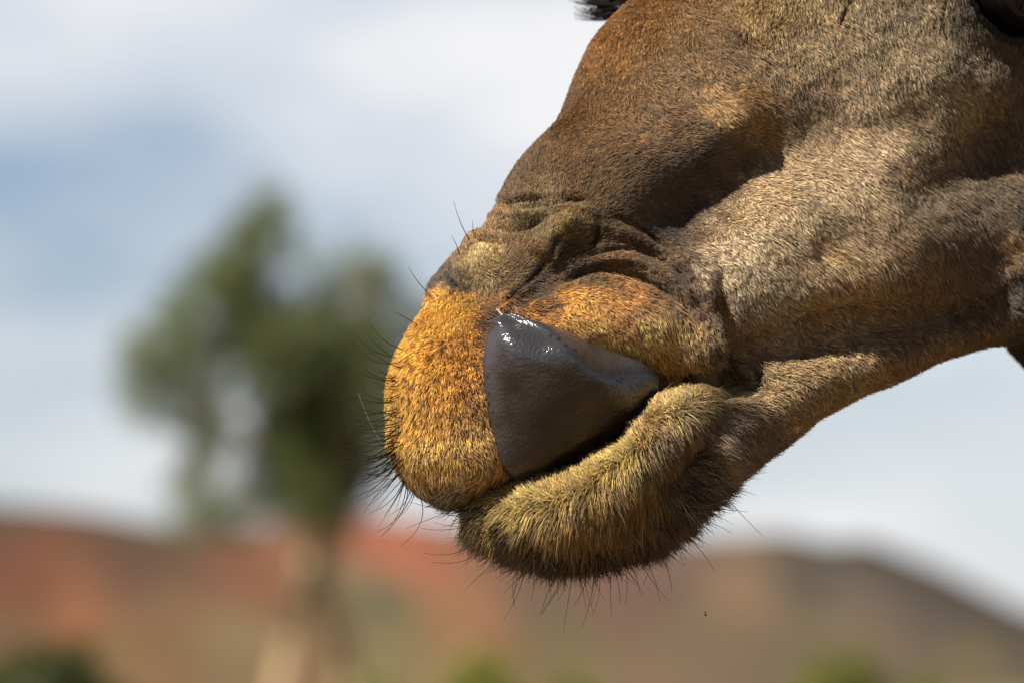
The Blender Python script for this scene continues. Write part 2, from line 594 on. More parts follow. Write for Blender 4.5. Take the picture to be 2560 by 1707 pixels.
# ---- coat fields, given at photo positions on the side in view: (x, y, sRGB of the coat, some shade painted in)
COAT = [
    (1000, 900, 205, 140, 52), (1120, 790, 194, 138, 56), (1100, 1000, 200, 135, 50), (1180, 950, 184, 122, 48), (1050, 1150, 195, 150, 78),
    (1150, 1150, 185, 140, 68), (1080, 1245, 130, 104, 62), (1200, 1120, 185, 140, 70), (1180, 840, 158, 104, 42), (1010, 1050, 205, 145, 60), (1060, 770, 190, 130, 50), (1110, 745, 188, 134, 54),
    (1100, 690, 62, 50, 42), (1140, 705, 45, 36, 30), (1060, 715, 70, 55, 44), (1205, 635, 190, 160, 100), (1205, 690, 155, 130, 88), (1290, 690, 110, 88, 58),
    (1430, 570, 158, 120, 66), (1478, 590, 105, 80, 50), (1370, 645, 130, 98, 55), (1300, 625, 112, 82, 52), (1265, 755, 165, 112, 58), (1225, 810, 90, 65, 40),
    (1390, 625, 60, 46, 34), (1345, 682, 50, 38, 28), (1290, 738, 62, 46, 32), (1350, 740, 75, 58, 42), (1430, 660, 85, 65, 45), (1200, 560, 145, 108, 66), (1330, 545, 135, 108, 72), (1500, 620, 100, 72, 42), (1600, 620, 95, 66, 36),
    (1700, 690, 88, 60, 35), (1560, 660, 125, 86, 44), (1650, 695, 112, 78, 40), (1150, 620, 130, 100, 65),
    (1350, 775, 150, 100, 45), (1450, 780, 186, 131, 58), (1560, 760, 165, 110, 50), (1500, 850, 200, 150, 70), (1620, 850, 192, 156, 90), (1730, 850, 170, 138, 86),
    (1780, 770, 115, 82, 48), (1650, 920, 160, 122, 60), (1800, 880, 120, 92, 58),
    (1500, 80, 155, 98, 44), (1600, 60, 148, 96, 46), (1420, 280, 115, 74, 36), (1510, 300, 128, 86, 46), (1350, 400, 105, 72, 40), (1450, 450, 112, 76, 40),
    (1300, 470, 105, 75, 45), (1620, 300, 132, 88, 46), (1700, 150, 142, 100, 54), (1600, 450, 112, 76, 40), (1650, 560, 74, 51, 31), (1740, 430, 88, 60, 35), (1820, 420, 96, 69, 42), (1700, 500, 78, 54, 33),  # last spots: brown fur under the crest, darkened further for its shade
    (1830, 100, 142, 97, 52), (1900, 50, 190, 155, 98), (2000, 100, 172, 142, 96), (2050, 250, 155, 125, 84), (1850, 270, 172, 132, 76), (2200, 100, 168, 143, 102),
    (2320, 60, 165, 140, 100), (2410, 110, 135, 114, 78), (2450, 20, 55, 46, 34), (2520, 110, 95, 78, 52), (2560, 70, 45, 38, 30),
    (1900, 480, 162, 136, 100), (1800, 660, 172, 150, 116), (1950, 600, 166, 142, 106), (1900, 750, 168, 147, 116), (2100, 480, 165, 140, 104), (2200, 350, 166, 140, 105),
    (2400, 250, 192, 166, 122), (2100, 680, 166, 136, 92), (2300, 640, 140, 110, 71), (2450, 500, 100, 79, 52), (2510, 350, 98, 80, 54), (2450, 650, 108, 86, 57), (2380, 560, 112, 88, 58),  # cheek gets darker towards its right end
    (2546, 615, 205, 165, 115), (2558, 740, 62, 48, 34), (2545, 690, 66, 50, 36), (2552, 540, 60, 45, 32), (2556, 880, 40, 34, 28), (1850, 950, 130, 108, 80), (1800, 1080, 118, 98, 76), (1960, 1000, 168, 138, 92), (2100, 940, 168, 138, 92), (2300, 880, 138, 108, 72), (2480, 820, 112, 88, 58), (1900, 1110, 112, 92, 66),  # pale neck seam; dark neck spots carry the shade behind the jaw
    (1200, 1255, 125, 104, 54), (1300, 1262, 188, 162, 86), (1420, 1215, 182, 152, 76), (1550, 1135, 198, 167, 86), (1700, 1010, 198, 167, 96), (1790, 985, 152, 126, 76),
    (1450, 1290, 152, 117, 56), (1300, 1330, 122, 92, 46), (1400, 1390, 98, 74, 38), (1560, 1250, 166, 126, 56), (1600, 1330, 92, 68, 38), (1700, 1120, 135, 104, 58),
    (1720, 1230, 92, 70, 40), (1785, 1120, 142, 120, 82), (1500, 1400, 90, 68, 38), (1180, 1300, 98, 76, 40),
]
# (x, y, flow x, flow y (down +), length px, lift deg)
FLOW = [
    (1000, 900, -0.5, 0.9, 34, 32), (1110, 780, 0.1, 0.6, 20, 40), (1100, 1000, -0.15, 1, 34, 35), (1200, 1000, 0.5, 0.9, 34, 35), (1000, 1120, -0.5, 1, 42, 35), (1100, 1150, 0, 1, 44, 32),
    (1200, 1130, 0.5, 1, 44, 32), (1080, 1240, -0.1, 1, 46, 30),
    (1100, 690, -0.6, -0.8, 24, 50), (1205, 640, -0.1, -0.6, 20, 40), (1220, 710, 0.5, 0.7, 24, 40), (1300, 690, 0.8, -0.2, 24, 35), (1420, 580, 0.3, -0.9, 17, 40), (1200, 560, -0.2, -1, 26, 50),
    (1350, 545, 0.1, -1, 24, 45), (1280, 620, 0.2, -0.9, 18, 45), (1350, 740, 0.5, 0.3, 18, 40), (1500, 620, 0.9, 0.1, 22, 35), (1650, 660, 0.8, 0.5, 24, 30),
    (1350, 775, 0.8, 0.2, 28, 30), (1450, 790, 0.7, 0.5, 30, 30), (1500, 870, 0.6, 0.9, 36, 25), (1620, 850, 0.5, 1, 40, 25), (1740, 850, 0.2, 1, 44, 25), (1650, 920, 0.3, 1, 44, 25), (1780, 760, 0.4, 0.8, 30, 30),
    (1500, 80, 0.25, 1, 26, 30), (1420, 280, 0.35, 0.9, 26, 32), (1600, 60, 0.1, 1, 28, 30), (1600, 300, 0.5, 0.7, 30, 28), (1400, 440, 0.3, -0.9, 28, 38), (1300, 460, 0.1, -1, 28, 42), (1550, 430, 0.8, -0.6, 34, 28), (1700, 400, 0.9, -0.2, 34, 26),
    (1650, 550, 0.9, 0.1, 28, 28), (1830, 100, 0.4, 1, 34, 26), (1900, 40, -0.4, 0.8, 38, 28), (2000, 150, 0.3, 1, 40, 24), (1850, 270, 0.9, 0.4, 36, 24), (2200, 100, 0.3, 1, 40, 24), (2400, 100, 0.2, 1, 38, 24),
    (1900, 480, 0.7, 0.7, 40, 24), (1800, 650, 0.6, 0.8, 38, 24), (2000, 620, 0.7, 0.7, 44, 22), (2200, 400, 0.7, 0.7, 42, 22), (2400, 250, 0.6, 0.8, 42, 22), (2200, 700, 0.7, 0.8, 62, 24), (2400, 640, 0.7, 0.8, 66, 24), (2500, 400, 0.6, 0.8, 46, 22),
    (1850, 950, 0.7, 0.6, 38, 24), (1800, 1080, 0.6, 0.7, 36, 26), (2000, 1000, 0.6, 0.6, 40, 26), (2250, 890, 0.6, 0.7, 44, 28), (2480, 820, 0.6, 0.7, 44, 30),
    (1190, 1250, -0.7, 0.1, 70, 45), (1300, 1240, -0.3, -0.7, 62, 50), (1420, 1200, -0.3, -0.9, 52, 45), (1550, 1110, -0.5, -0.8, 50, 40), (1690, 990, -0.4, -0.7, 46, 35), (1790, 970, 0.6, -0.3, 50, 45), (1820, 1010, 0.8, 0.1, 60, 40),
    (1250, 1310, -0.7, 0.7, 88, 40), (1330, 1310, -0.35, 0.9, 86, 36), (1450, 1270, -0.1, 0.9, 74, 32), (1580, 1180, 0.2, 0.9, 74, 30), (1700, 1080, 0.5, 0.8, 70, 30), (1400, 1390, -0.1, 1, 95, 36), (1550, 1330, 0.3, 0.9, 88, 32),
    (1620, 1380, 0.4, 0.9, 88, 38), (1720, 1220, 0.8, 0.5, 80, 36), (1780, 1120, 0.9, 0.3, 72, 40), (1480, 1410, 0.15, 1, 92, 40), (1200, 1330, -0.7, 0.7, 92, 45),
]


COAT_GAIN = np.array([0.90, 0.88, 0.87])


def shepard(q, ctrl, val, r0=22.0, p=2.0):
    out = np.empty((len(q), val.shape[1]))
    for i in range(0, len(q), 20000):
        d2 = ((q[i:i + 20000, None, :] - ctrl[None]) ** 2).sum(-1) + r0 * r0
        w = d2 ** -p
        out[i:i + 20000] = (w @ val) / w.sum(1, keepdims=True)
    return out


COAT = np.array(COAT, float); FLOW = np.array(FLOW, float)
_chin = (FLOW[:, 4] >= 46) & (FLOW[:, 1] > 960)
FLOW[~_chin, 4] *= 0.50
FLOW[_chin, 4] *= np.where(FLOW[_chin, 3] < 0, 0.48, 0.74)
_pad = (FLOW[:, 0] < 1215) & (FLOW[:, 1] > 760) & (FLOW[:, 1] < 1245)
FLOW[_pad, 5] += 16
COAT_LIN = lin(COAT[:, 2:5])
_gold = ((COAT[:, 0] < 1215) & (COAT[:, 1] > 735) & (COAT[:, 1] < 1245)) | ((COAT[:, 1] > 755) & (COAT[:, 1] < 925) & (COAT[:, 0] > 1340) & (COAT[:, 0] < 1760))
COAT_LIN[_gold] *= np.array([1.46, 1.42, 1.22])
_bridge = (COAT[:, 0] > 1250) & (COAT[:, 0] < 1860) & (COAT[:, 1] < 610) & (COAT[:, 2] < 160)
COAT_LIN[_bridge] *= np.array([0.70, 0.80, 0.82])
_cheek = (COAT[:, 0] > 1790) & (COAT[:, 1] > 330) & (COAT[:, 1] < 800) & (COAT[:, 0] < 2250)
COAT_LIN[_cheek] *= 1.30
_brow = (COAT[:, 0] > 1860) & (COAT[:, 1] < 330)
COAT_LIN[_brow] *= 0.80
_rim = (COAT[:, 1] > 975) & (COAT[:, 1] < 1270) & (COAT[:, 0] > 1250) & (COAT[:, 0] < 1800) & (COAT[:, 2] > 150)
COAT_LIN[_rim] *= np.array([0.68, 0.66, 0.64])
_low = (COAT[:, 1] > 1290) | ((COAT[:, 0] > 1690) & (COAT[:, 1] > 1100) & (COAT[:, 0] < 1760))  # dark lower chin fur; shade of the chin's right side painted in too
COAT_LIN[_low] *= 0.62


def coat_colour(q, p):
    """coat colour, painted shade included, at photo position q (n,2) / point p (n,3)"""
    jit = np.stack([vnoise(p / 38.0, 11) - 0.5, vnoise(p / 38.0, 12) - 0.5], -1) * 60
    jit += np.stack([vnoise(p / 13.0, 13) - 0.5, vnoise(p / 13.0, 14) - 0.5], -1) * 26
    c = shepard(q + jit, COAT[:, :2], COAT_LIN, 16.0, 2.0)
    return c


m, t_, out = new_mat('skin')
at_ = N(t_, 'ShaderNodeAttribute', attribute_name='coat')
b = N(t_, 'ShaderNodeBsdfPrincipled'); t_.links.new(b.outputs[0], out.inputs[0])
t_.links.new(at_.outputs['Color'], b.inputs['Base Color'])
b.inputs['Roughness'].default_value = 0.75
b.inputs['Specular IOR Level'].default_value = 0.2
MAT_SKIN = m
body = link('body', skin_me, m, giraffe)
BQ = pix(BV)


def body_colours():
    base = np.tile(np.array([0.20, 0.115, 0.055]), (len(BV), 1))
    # patched coat of the neck and trunk: pale seams between brown patches
    far = (BQ[:, 0] > 2480) | (BV[:, 1] > 1500)
    p = BV / 750.0
    cell = np.floor(p).astype(int)
    F1 = np.full(len(BV), 9.0); F2 = np.full(len(BV), 9.0)
    for dx in (-1, 0, 1):
        for dy in (-1, 0, 1):
            for dz in (-1, 0, 1):
                c = cell + (dx, dy, dz)
                fp = c + np.stack([vnoise(c + 0.0, 20 + k) for k in range(3)], -1)
                d = np.linalg.norm(p - fp, axis=1)
                F2 = np.minimum(F2, np.maximum(F1, d)); F1 = np.minimum(F1, d)
    seam = np.clip(1 - (F2 - F1) / 0.14, 0, 1)[:, None]
    base = base * (1 - seam) + np.array([0.52, 0.40, 0.26]) * seam
    near = (BQ[:, 0] < 2640) & (BV[:, 1] < 1500)
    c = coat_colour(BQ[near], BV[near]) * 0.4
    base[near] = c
    for e in (EYE, EYE_FAR):
        base[np.linalg.norm(BV - e, axis=1) < 205] = (0.008, 0.007, 0.006)
    return base


bc = body_colours()
ca = skin_me.color_attributes.new('coat', 'FLOAT_COLOR', 'POINT')
ca.data.foreach_set('color', np.c_[bc, np.ones(len(bc))].astype(np.float32).ravel())

# ------------------------------------------------------------------ tongue
TL = [(1385, 1215, 220), (1304, 1204, 10), (1259, 1166, -72), (1229, 1070, -104), (1213, 965, -114), (1209, 890, -114), (1216, 842, -108), (1236, 815, -98)]
TK = [(1600, 1150, 270), (1586, 1136, 90), (1562, 1090, -8), (1522, 1008, -100), (1468, 940, -165), (1415, 880, -182), (1362, 836, -155), (1292, 806, -112)]
TR = [(1740, 1010, 280), (1664, 978, 130), (1648, 946, 50), (1597, 908, 5), (1512, 873, -25), (1432, 838, -54), (1366, 811, -76), (1318, 798, -88)]


def make_tongue():
    NS, NM = 110, 150
    Lc, Kc, Rc = (spline([P(*a) for a in q], 112) for q in (TL, TK, TR))
    n = len(Lc)
    rings = []
    for i in range(n):
        L, K, R = Lc[i], Kc[i], Rc[i]
        t = i / (n - 1)
        th = 95 * (1 - 0.55 * t)
        M1 = L * 0.62 + K * 0.38 + np.array([0, -58 * (1 - 0.45 * t) * min(1, 0.35 + 2 * t), 0])
        M0 = L * 0.9 + K * 0.1 + np.array([0, -24, 0])
        M2 = K * 0.48 + R * 0.52 + np.array([5, -14, 5])
        bk = np.array([0.15 * th, th, 0])
        ctl = np.array([L, M0, M1, K, M2, R, R * 0.93 + L * 0.07 + bk * 0.55, (L + R) / 2 + bk * 1.1, L * 0.94 + R * 0.06 + bk * 0.5])
        k = len(ctl)
        ext = np.vstack([ctl[-2:], ctl, ctl[:3]])
        pts = []
        m = NM // k + 1
        for j in range(k):
            a, b, c, d = ext[j + 1:j + 5]
            tt = np.linspace(0, 1, m, endpoint=False)[:, None]
            pts.append(0.5 * (2 * b + (c - a) * tt + (2 * a - 5 * b + 4 * c - d) * tt ** 2 + (3 * b - a - 3 * c + d) * tt ** 3))
        rings.append(np.vstack(pts))
    last = rings[-1]
    cen = last.mean(0)
    dirn = nrm(cen - rings[-6].mean(0))
    for q in np.linspace(0.1, 1, 10):
        ang = q * math.pi / 2
        rings.append(cen + (last - cen) * max(math.cos(ang), 0.02) + dirn * 26 * math.sin(ang))
    V = np.array(rings)
    nr, nm = V.shape[:2]
    v = V.reshape(-1, 3)
    i, j = np.meshgrid(np.arange(nr - 1), np.arange(nm), indexing='ij')
    a = i * nm + j; b = i * nm + (j + 1) % nm
    f = np.stack([a, a + nm, b + nm, b], -1).reshape(-1, 4)
    v = np.vstack([v, V[-1].mean(0)[None]])
    # gentle unevenness
    c0 = v.mean(0)
    dirs = nrm(v - c0)
    v = v + dirs * ((vnoise(v / 80, 41) - 0.5) * 13 + (vnoise(v / 26, 42) - 0.5) * 2)[:, None]
    fan = np.array([[(nr - 1) * nm + k, len(v) - 1, len(v) - 1, (nr - 1) * nm + (k + 1) % nm] for k in range(nm)])
    return v, f, fan[:, [0, 1, 3]], nm


def tongue_object():
    v, f, fan, nm = make_tongue()
    bm_v = to_world(v)
    tri = np.concatenate([f[:, [0, 1, 2]], f[:, [0, 2, 3]], fan])
    me = mesh_np('tongue', bm_v, tri)
    # colour: slate margin, plum-black blade, dark pits along the margin
    q = pix(v)
    edge = np.minimum(seg_dist(q, [a[:2] for a in TL])[0], seg_dist(q, [a[:2] for a in TR])[0])
    band = np.clip(1 - (edge - 14) / 34, 0, 1)
    tip = np.clip((930 - q[:, 1]) / 140, 0, 1)
    w = np.clip(band * 0.9 + tip * 0.6, 0, 1)[:, None]
    n1 = (vnoise(v / 48, 51) * 0.65 + vnoise(v / 17, 52) * 0.25 + vnoise(v / 7, 53) * 0.10)[:, None]
    dark = np.array([0.005, 0.004, 0.004]); mid = np.array([0.018, 0.0115, 0.0125]); slate = np.array([0.031, 0.027, 0.0295])
    c = dark + (mid - dark) * np.clip(n1 * 2.2 - 0.6, 0, 1)
    c = c * (1 - w) + slate * (0.75 + 0.4 * n1) * w
    back = np.clip((seg_dist(q, [a[:2] for a in TR])[0] < 90) * 1.0, 0, 1)[:, None]
    c = c * (1 - back * 0.4) + np.array([0.026, 0.028, 0.028]) * back * 0.4
    rng = np.random.default_rng(4)
    pits = [(1226, 1060), (1230, 1085), (1238, 1110), (1222, 1010), (1240, 1150), (1224, 985), (1246, 1065), (1219, 940), (1232, 1030)]
    pits += [(1370 + 22 * k + rng.uniform(-6, 6), 838 + 13 * k + rng.uniform(-5, 8)) for k in range(9)]
    for x, y in pits:
        d = np.hypot(q[:, 0] - x, q[:, 1] - y)
        c *= (1 - 0.85 * np.exp(-(d / 4.5) ** 2))[:, None]
    ca = me.color_attributes.new('coat', 'FLOAT_COLOR', 'POINT')
    ca.data.foreach_set('color', np.c_[c, np.ones(len(c))].astype(np.float32).ravel())
    m, t_, out = new_mat('wet_tongue')
    L = t_.links.new
    at_ = N(t_, 'ShaderNodeAttribute', attribute_name='coat')
    geo = N(t_, 'ShaderNodeTexCoord')
    b = N(t_, 'ShaderNodeBsdfPrincipled'); L(b.outputs[0], out.inputs[0])
    L(at_.outputs['Color'], b.inputs['Base Color'])
    b.inputs['Roughness'].default_value = 0.5
    b.inputs['Specular IOR Level'].default_value = 0.12
    b.inputs['Coat Weight'].default_value = 1.0
    b.inputs['Coat Roughness'].default_value = 0.11
    n1 = N(t_, 'ShaderNodeTexNoise'); n1.inputs['Scale'].default_value = 620; n1.inputs['Detail'].default_value = 2
    n2 = N(t_, 'ShaderNodeTexNoise'); n2.inputs['Scale'].default_value = 190; n2.inputs['Detail'].default_value = 3
    L(geo.outputs['Object'], n1.inputs['Vector']); L(geo.outputs['Object'], n2.inputs['Vector'])
    b1 = N(t_, 'ShaderNodeBump'); b1.inputs['Strength'].default_value = 0.85; b1.inputs['Distance'].default_value = 0.0006
    b2 = N(t_, 'ShaderNodeBump'); b2.inputs['Strength'].default_value = 0.14; b2.inputs['Distance'].default_value = 0.002
    L(n1.outputs['Fac'], b1.inputs['Height']); L(n2.outputs['Fac'], b2.inputs['Height']); L(b2.outputs[0], b1.inputs['Normal'])
    L(b1.outputs[0], b.inputs['Normal']); L(b1.outputs[0], b.inputs['Coat Normal'])
    o = link('tongue', me, m, giraffe)
    o['label'] = 'wet slate-black tongue curled upwards'
    return o


tongue_object()

# ------------------------------------------------------------------ fur
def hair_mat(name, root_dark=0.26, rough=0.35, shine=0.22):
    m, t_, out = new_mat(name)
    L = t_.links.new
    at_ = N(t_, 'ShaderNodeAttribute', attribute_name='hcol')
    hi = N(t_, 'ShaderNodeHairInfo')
    mr = N(t_, 'ShaderNodeMapRange'); mr.inputs['To Min'].default_value = root_dark; mr.inputs['From Max'].default_value = 0.7  # dark root pigment, deepened to paint the shade between hairs
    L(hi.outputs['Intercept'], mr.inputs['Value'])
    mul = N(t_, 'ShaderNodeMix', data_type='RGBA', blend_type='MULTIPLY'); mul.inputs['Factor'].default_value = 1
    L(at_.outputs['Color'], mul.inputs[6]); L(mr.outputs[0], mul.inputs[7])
    na = N(t_, 'ShaderNodeAttribute', attribute_name='hnor')
    d = N(t_, 'ShaderNodeBsdfDiffuse'); L(mul.outputs[2], d.inputs['Color']); L(na.outputs['Vector'], d.inputs['Normal'])
    g = N(t_, 'ShaderNodeBsdfHair', component='Reflection'); g.inputs['RoughnessU'].default_value = 0.35; g.inputs['RoughnessV'].default_value = 0.6
    mixc = N(t_, 'ShaderNodeMix', data_type='RGBA'); mixc.inputs['Factor'].default_value = 0.5
    L(mul.outputs[2], mixc.inputs[6]); mixc.inputs[7].default_value = (0.5, 0.45, 0.4, 1)
    L(mixc.outputs[2], g.inputs['Color'])
    mx = N(t_, 'ShaderNodeMixShader'); mx.inputs[0].default_value = shine
    L(d.outputs[0], mx.inputs[1]); L(g.outputs[0], mx.inputs[2]); L(mx.outputs[0], out.inputs[0])
    return m


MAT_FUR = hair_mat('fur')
MAT_WHISKER = hair_mat('whisker', 1.0, 0.25, 0.05)


def curves_object(name, pts, rad, col, nor, mat, parent):
    """pts (n,k,3) world; rad (n,k) metres; col (n,3)"""
    n, k = pts.shape[:2]
    c = bpy.data.hair_curves.new(name)
    c.add_curves([k] * n)
    c.attributes['position'].data.foreach_set('vector', np.ascontiguousarray(pts, np.float32).ravel())
    r = c.attributes.new('radius', 'FLOAT', 'POINT') if 'radius' not in c.attributes else c.attributes['radius']
    r.data.foreach_set('value', np.ascontiguousarray(rad, np.float32).ravel())
    a = c.attributes.new('hcol', 'FLOAT_COLOR', 'CURVE')
    a.data.foreach_set('color', np.c_[col, np.ones(n)].astype(np.float32).ravel())
    b = c.attributes.new('hnor', 'FLOAT_VECTOR', 'CURVE')
    b.data.foreach_set('vector', np.ascontiguousarray(nor, np.float32).ravel())
    o = link(name, c, mat, parent)
    return o


def sample_fur(n_total):
    rng = np.random.default_rng(7)
    tri = np.concatenate([BF[:, [0, 1, 2]], BF[:, [0, 2, 3]]])
    A, B, C = BV[tri[:, 0]], BV[tri[:, 1]], BV[tri[:, 2]]
    cr = np.cross(B - A, C - A)
    ar = np.linalg.norm(cr, axis=1) / 2
    fn = cr / (2 * ar[:, None] + 1e-9)
    ce = (A + B + C) / 3
    q = pix(ce)
    ok = (q[:, 0] < 2950) & (q[:, 1] > -520) & (ce[:, 1] < 2300)
    for e in (EYE, EYE_FAR):
        ok &= np.linalg.norm(ce - e, axis=1) > 190
    w = ar * ok * np.where(fn[:, 1] < 0.25, 1.0, 0.12)
    w *= np.where((q[:, 0] > 1900) | (ce[:, 1] > 700), 0.75, 1.0)
    w *= np.where((q[:, 0] > 2640) | (q[:, 1] < -120) | (ce[:, 1] > 1750), 0.12, 1.0)
    pick = rng.choice(len(tri), n_total, p=w / w.sum())
    u, v = rng.random((2, n_total))
    s_ = np.sqrt(u)
    bar = np.stack([1 - s_, s_ * (1 - v), s_ * v], -1)
    p = (BV[tri[pick]] * bar[..., None]).sum(1)
    vn = np.zeros((len(BV), 3))
    for k in range(3):
        for ax in range(3):
            vn[:, ax] += np.bincount(tri[:, k], cr[:, ax], len(BV))
    vn = nrm(vn + 1e-12)
    n = nrm((vn[tri[pick]] * bar[..., None]).sum(1))
    return p, n, rng


def make_fur(n_total):
    p, n, rng = sample_fur(n_total)
    q = pix(p)
    # keep the mouth cavity bare
    ms = np.array([(1250, 1210), (1332, 1194), (1440, 1150), (1544, 1086), (1600, 1022), (1660, 960), (1720, 947), (1810, 947)], float)
    dm, _ = seg_dist(q, ms)
    keep = ~((dm < 26) & (p[:, 1] > 60))
    p, n, q = p[keep], n[keep], q[keep]
    N_ = len(p)
    jit = rng.normal(0, 1, (N_, 2)) * 16
    fl = shepard(q + jit, FLOW[:, :2], FLOW[:, 2:6], 30.0, 2.0)
    ang = (vnoise(p / 45.0, 31) - 0.5) * 1.1 + rng.normal(0, 0.22, N_)
    ca_, sa = np.cos(ang), np.sin(ang)
    dx = fl[:, 0] * ca_ - fl[:, 1] * sa; dy = fl[:, 0] * sa + fl[:, 1] * ca_
    g = np.stack([dx, np.zeros(N_), -dy], -1)
    t = g - n * (g * n).sum(1, keepdims=True)
    t = nrm(t + 1e-6)
    ln = fl[:, 2] * np.clip(rng.normal(1, 0.24, N_), 0.35, 1.7)
    ln *= np.where((rng.random(N_) < 0.10) & (fl[:, 2] > 55), 1.45, 1.0)
    lift = np.radians(fl[:, 3] * 0.85 + rng.normal(0, 7, N_))
    d0 = t * np.cos(lift + 0.25)[:, None] + n * np.sin(lift + 0.25)[:, None]
    d1 = t * np.cos(lift * 0.55)[:, None] + n * np.sin(lift * 0.55)[:, None]
    droop = np.array([0, 0, -1.0]) * np.clip((ln - 55) / 120, 0, 0.4)[:, None]
    k = 4
    pts = np.empty((N_, k, 3))
    pts[:, 0] = p - n * 2.0
    pts[:, 1] = pts[:, 0] + d0 * (ln / 3)[:, None]
    dm_ = nrm(d0 + d1)
    pts[:, 2] = pts[:, 1] + nrm(dm_ + droop) * (ln / 3)[:, None]
    pts[:, 3] = pts[:, 2] + nrm(d1 + 2 * droop) * (ln / 3)[:, None]
    # clumping: tips lean towards the middle of their tuft
    size = np.where(fl[:, 2] > 45, 11.0, 6.5)
    cell = np.floor((p + rng.normal(0, 1.5, p.shape)) / size[:, None]).astype(np.int64)
    key = cell[:, 0] * 1000003 + cell[:, 1] * 10007 + cell[:, 2] * 101 + (fl[:, 2] > 45)
    _, inv = np.unique(key, return_inverse=True)
    cnt = np.bincount(inv)
    mean = np.stack([np.bincount(inv, pts[:, 3, a]) / cnt for a in range(3)], -1)[inv]
    cl = 0.36
    pts[:, 3] += (mean - pts[:, 3]) * cl
    pts[:, 2] += (mean - pts[:, 3]) * cl * 0.4
    pts[:, 2:] += rng.normal(0, 0.9, (N_, 2, 3))
    # colour: coat + per-tuft and per-hair variation
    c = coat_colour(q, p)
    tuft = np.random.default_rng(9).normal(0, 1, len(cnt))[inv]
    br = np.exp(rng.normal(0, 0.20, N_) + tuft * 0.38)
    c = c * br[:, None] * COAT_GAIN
    dk = rng.random(N_) < 0.17
    c[dk] *= 0.30
    # dark flecks round the roots of the feeler hairs on the upper lip
    for x, y in FLECKS:
        d = np.hypot(q[:, 0] - x, q[:, 1] - y)
        c *= (1 - 0.8 * np.exp(-(d / 6.0) ** 2))[:, None]
    rad = np.array([1.0, 0.95, 0.7, 0.16]) * np.where(ln > 50, 0.85, 0.72)[:, None] * S
    rad *= np.where((q[:, 0] > 2640) | (q[:, 1] < -120) | (p[:, 1] > 1750), 2.2, 1.0)[:, None]
    return to_world(pts), rad, np.clip(c, 0.004, 0.9), n @ np.stack([RGT, FWD, UPV])


rngf = np.random.default_rng(3)
FLECKS = [(rngf.uniform(1010, 1215), rngf.uniform(830, 1130)) for _ in range(75)]
pts, rad, col, nor = make_fur(560000)
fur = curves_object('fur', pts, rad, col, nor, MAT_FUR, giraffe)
tag(fur, 'short brown and golden coat', kind='stuff')


# ------------------------------------------------------------------ whiskers, lashes, eyes, droplets
_front = np.where((BV[:, 1] < 1400) & (BQ[:, 0] < 2700))[0]


def surf(x, y, rad=9.0):
    """front-most skin point at a photo position"""
    q = BQ[_front]
    d = np.hypot(q[:, 0] - x, q[:, 1] - y)
    r = rad
    while True:
        m = np.where(d < r)[0]
        if len(m):
            return BV[_front[m[np.argmin(BV[_front[m], 1])]]]
        r *= 1.6


def strands(name, specs, r0, r1, col, label=None):
    """specs: (x0, y0, x1, y1, bend, depth change)"""
    k = 9
    P_ = np.empty((len(specs), k, 3)); rad = np.empty((len(specs), k))
    t = np.linspace(0, 1, k)[:, None]
    for i, (x0, y0, x1, y1, bend, dz) in enumerate(specs):
        a = surf(x0, y0)
        kk = 1 + a[1] / D0
        b = P(x1, y1, a[1] + dz)
        perp = np.array([-(b - a)[2], 0, (b - a)[0]])
        P_[i] = a + (b - a) * t + perp * bend * (t * (1 - t)) * 2
        rad[i] = (r0 * (1 - t[:, 0]) + r1 * t[:, 0]) * S
    c = np.tile(np.array(col), (len(specs), 1))
    o = curves_object(name, to_world(P_), rad, c, np.tile([0., -1, 0], (len(specs), 1)), MAT_WHISKER, giraffe)
    o['kind'] = 'stuff'
    if label: o['label'] = label
    return o


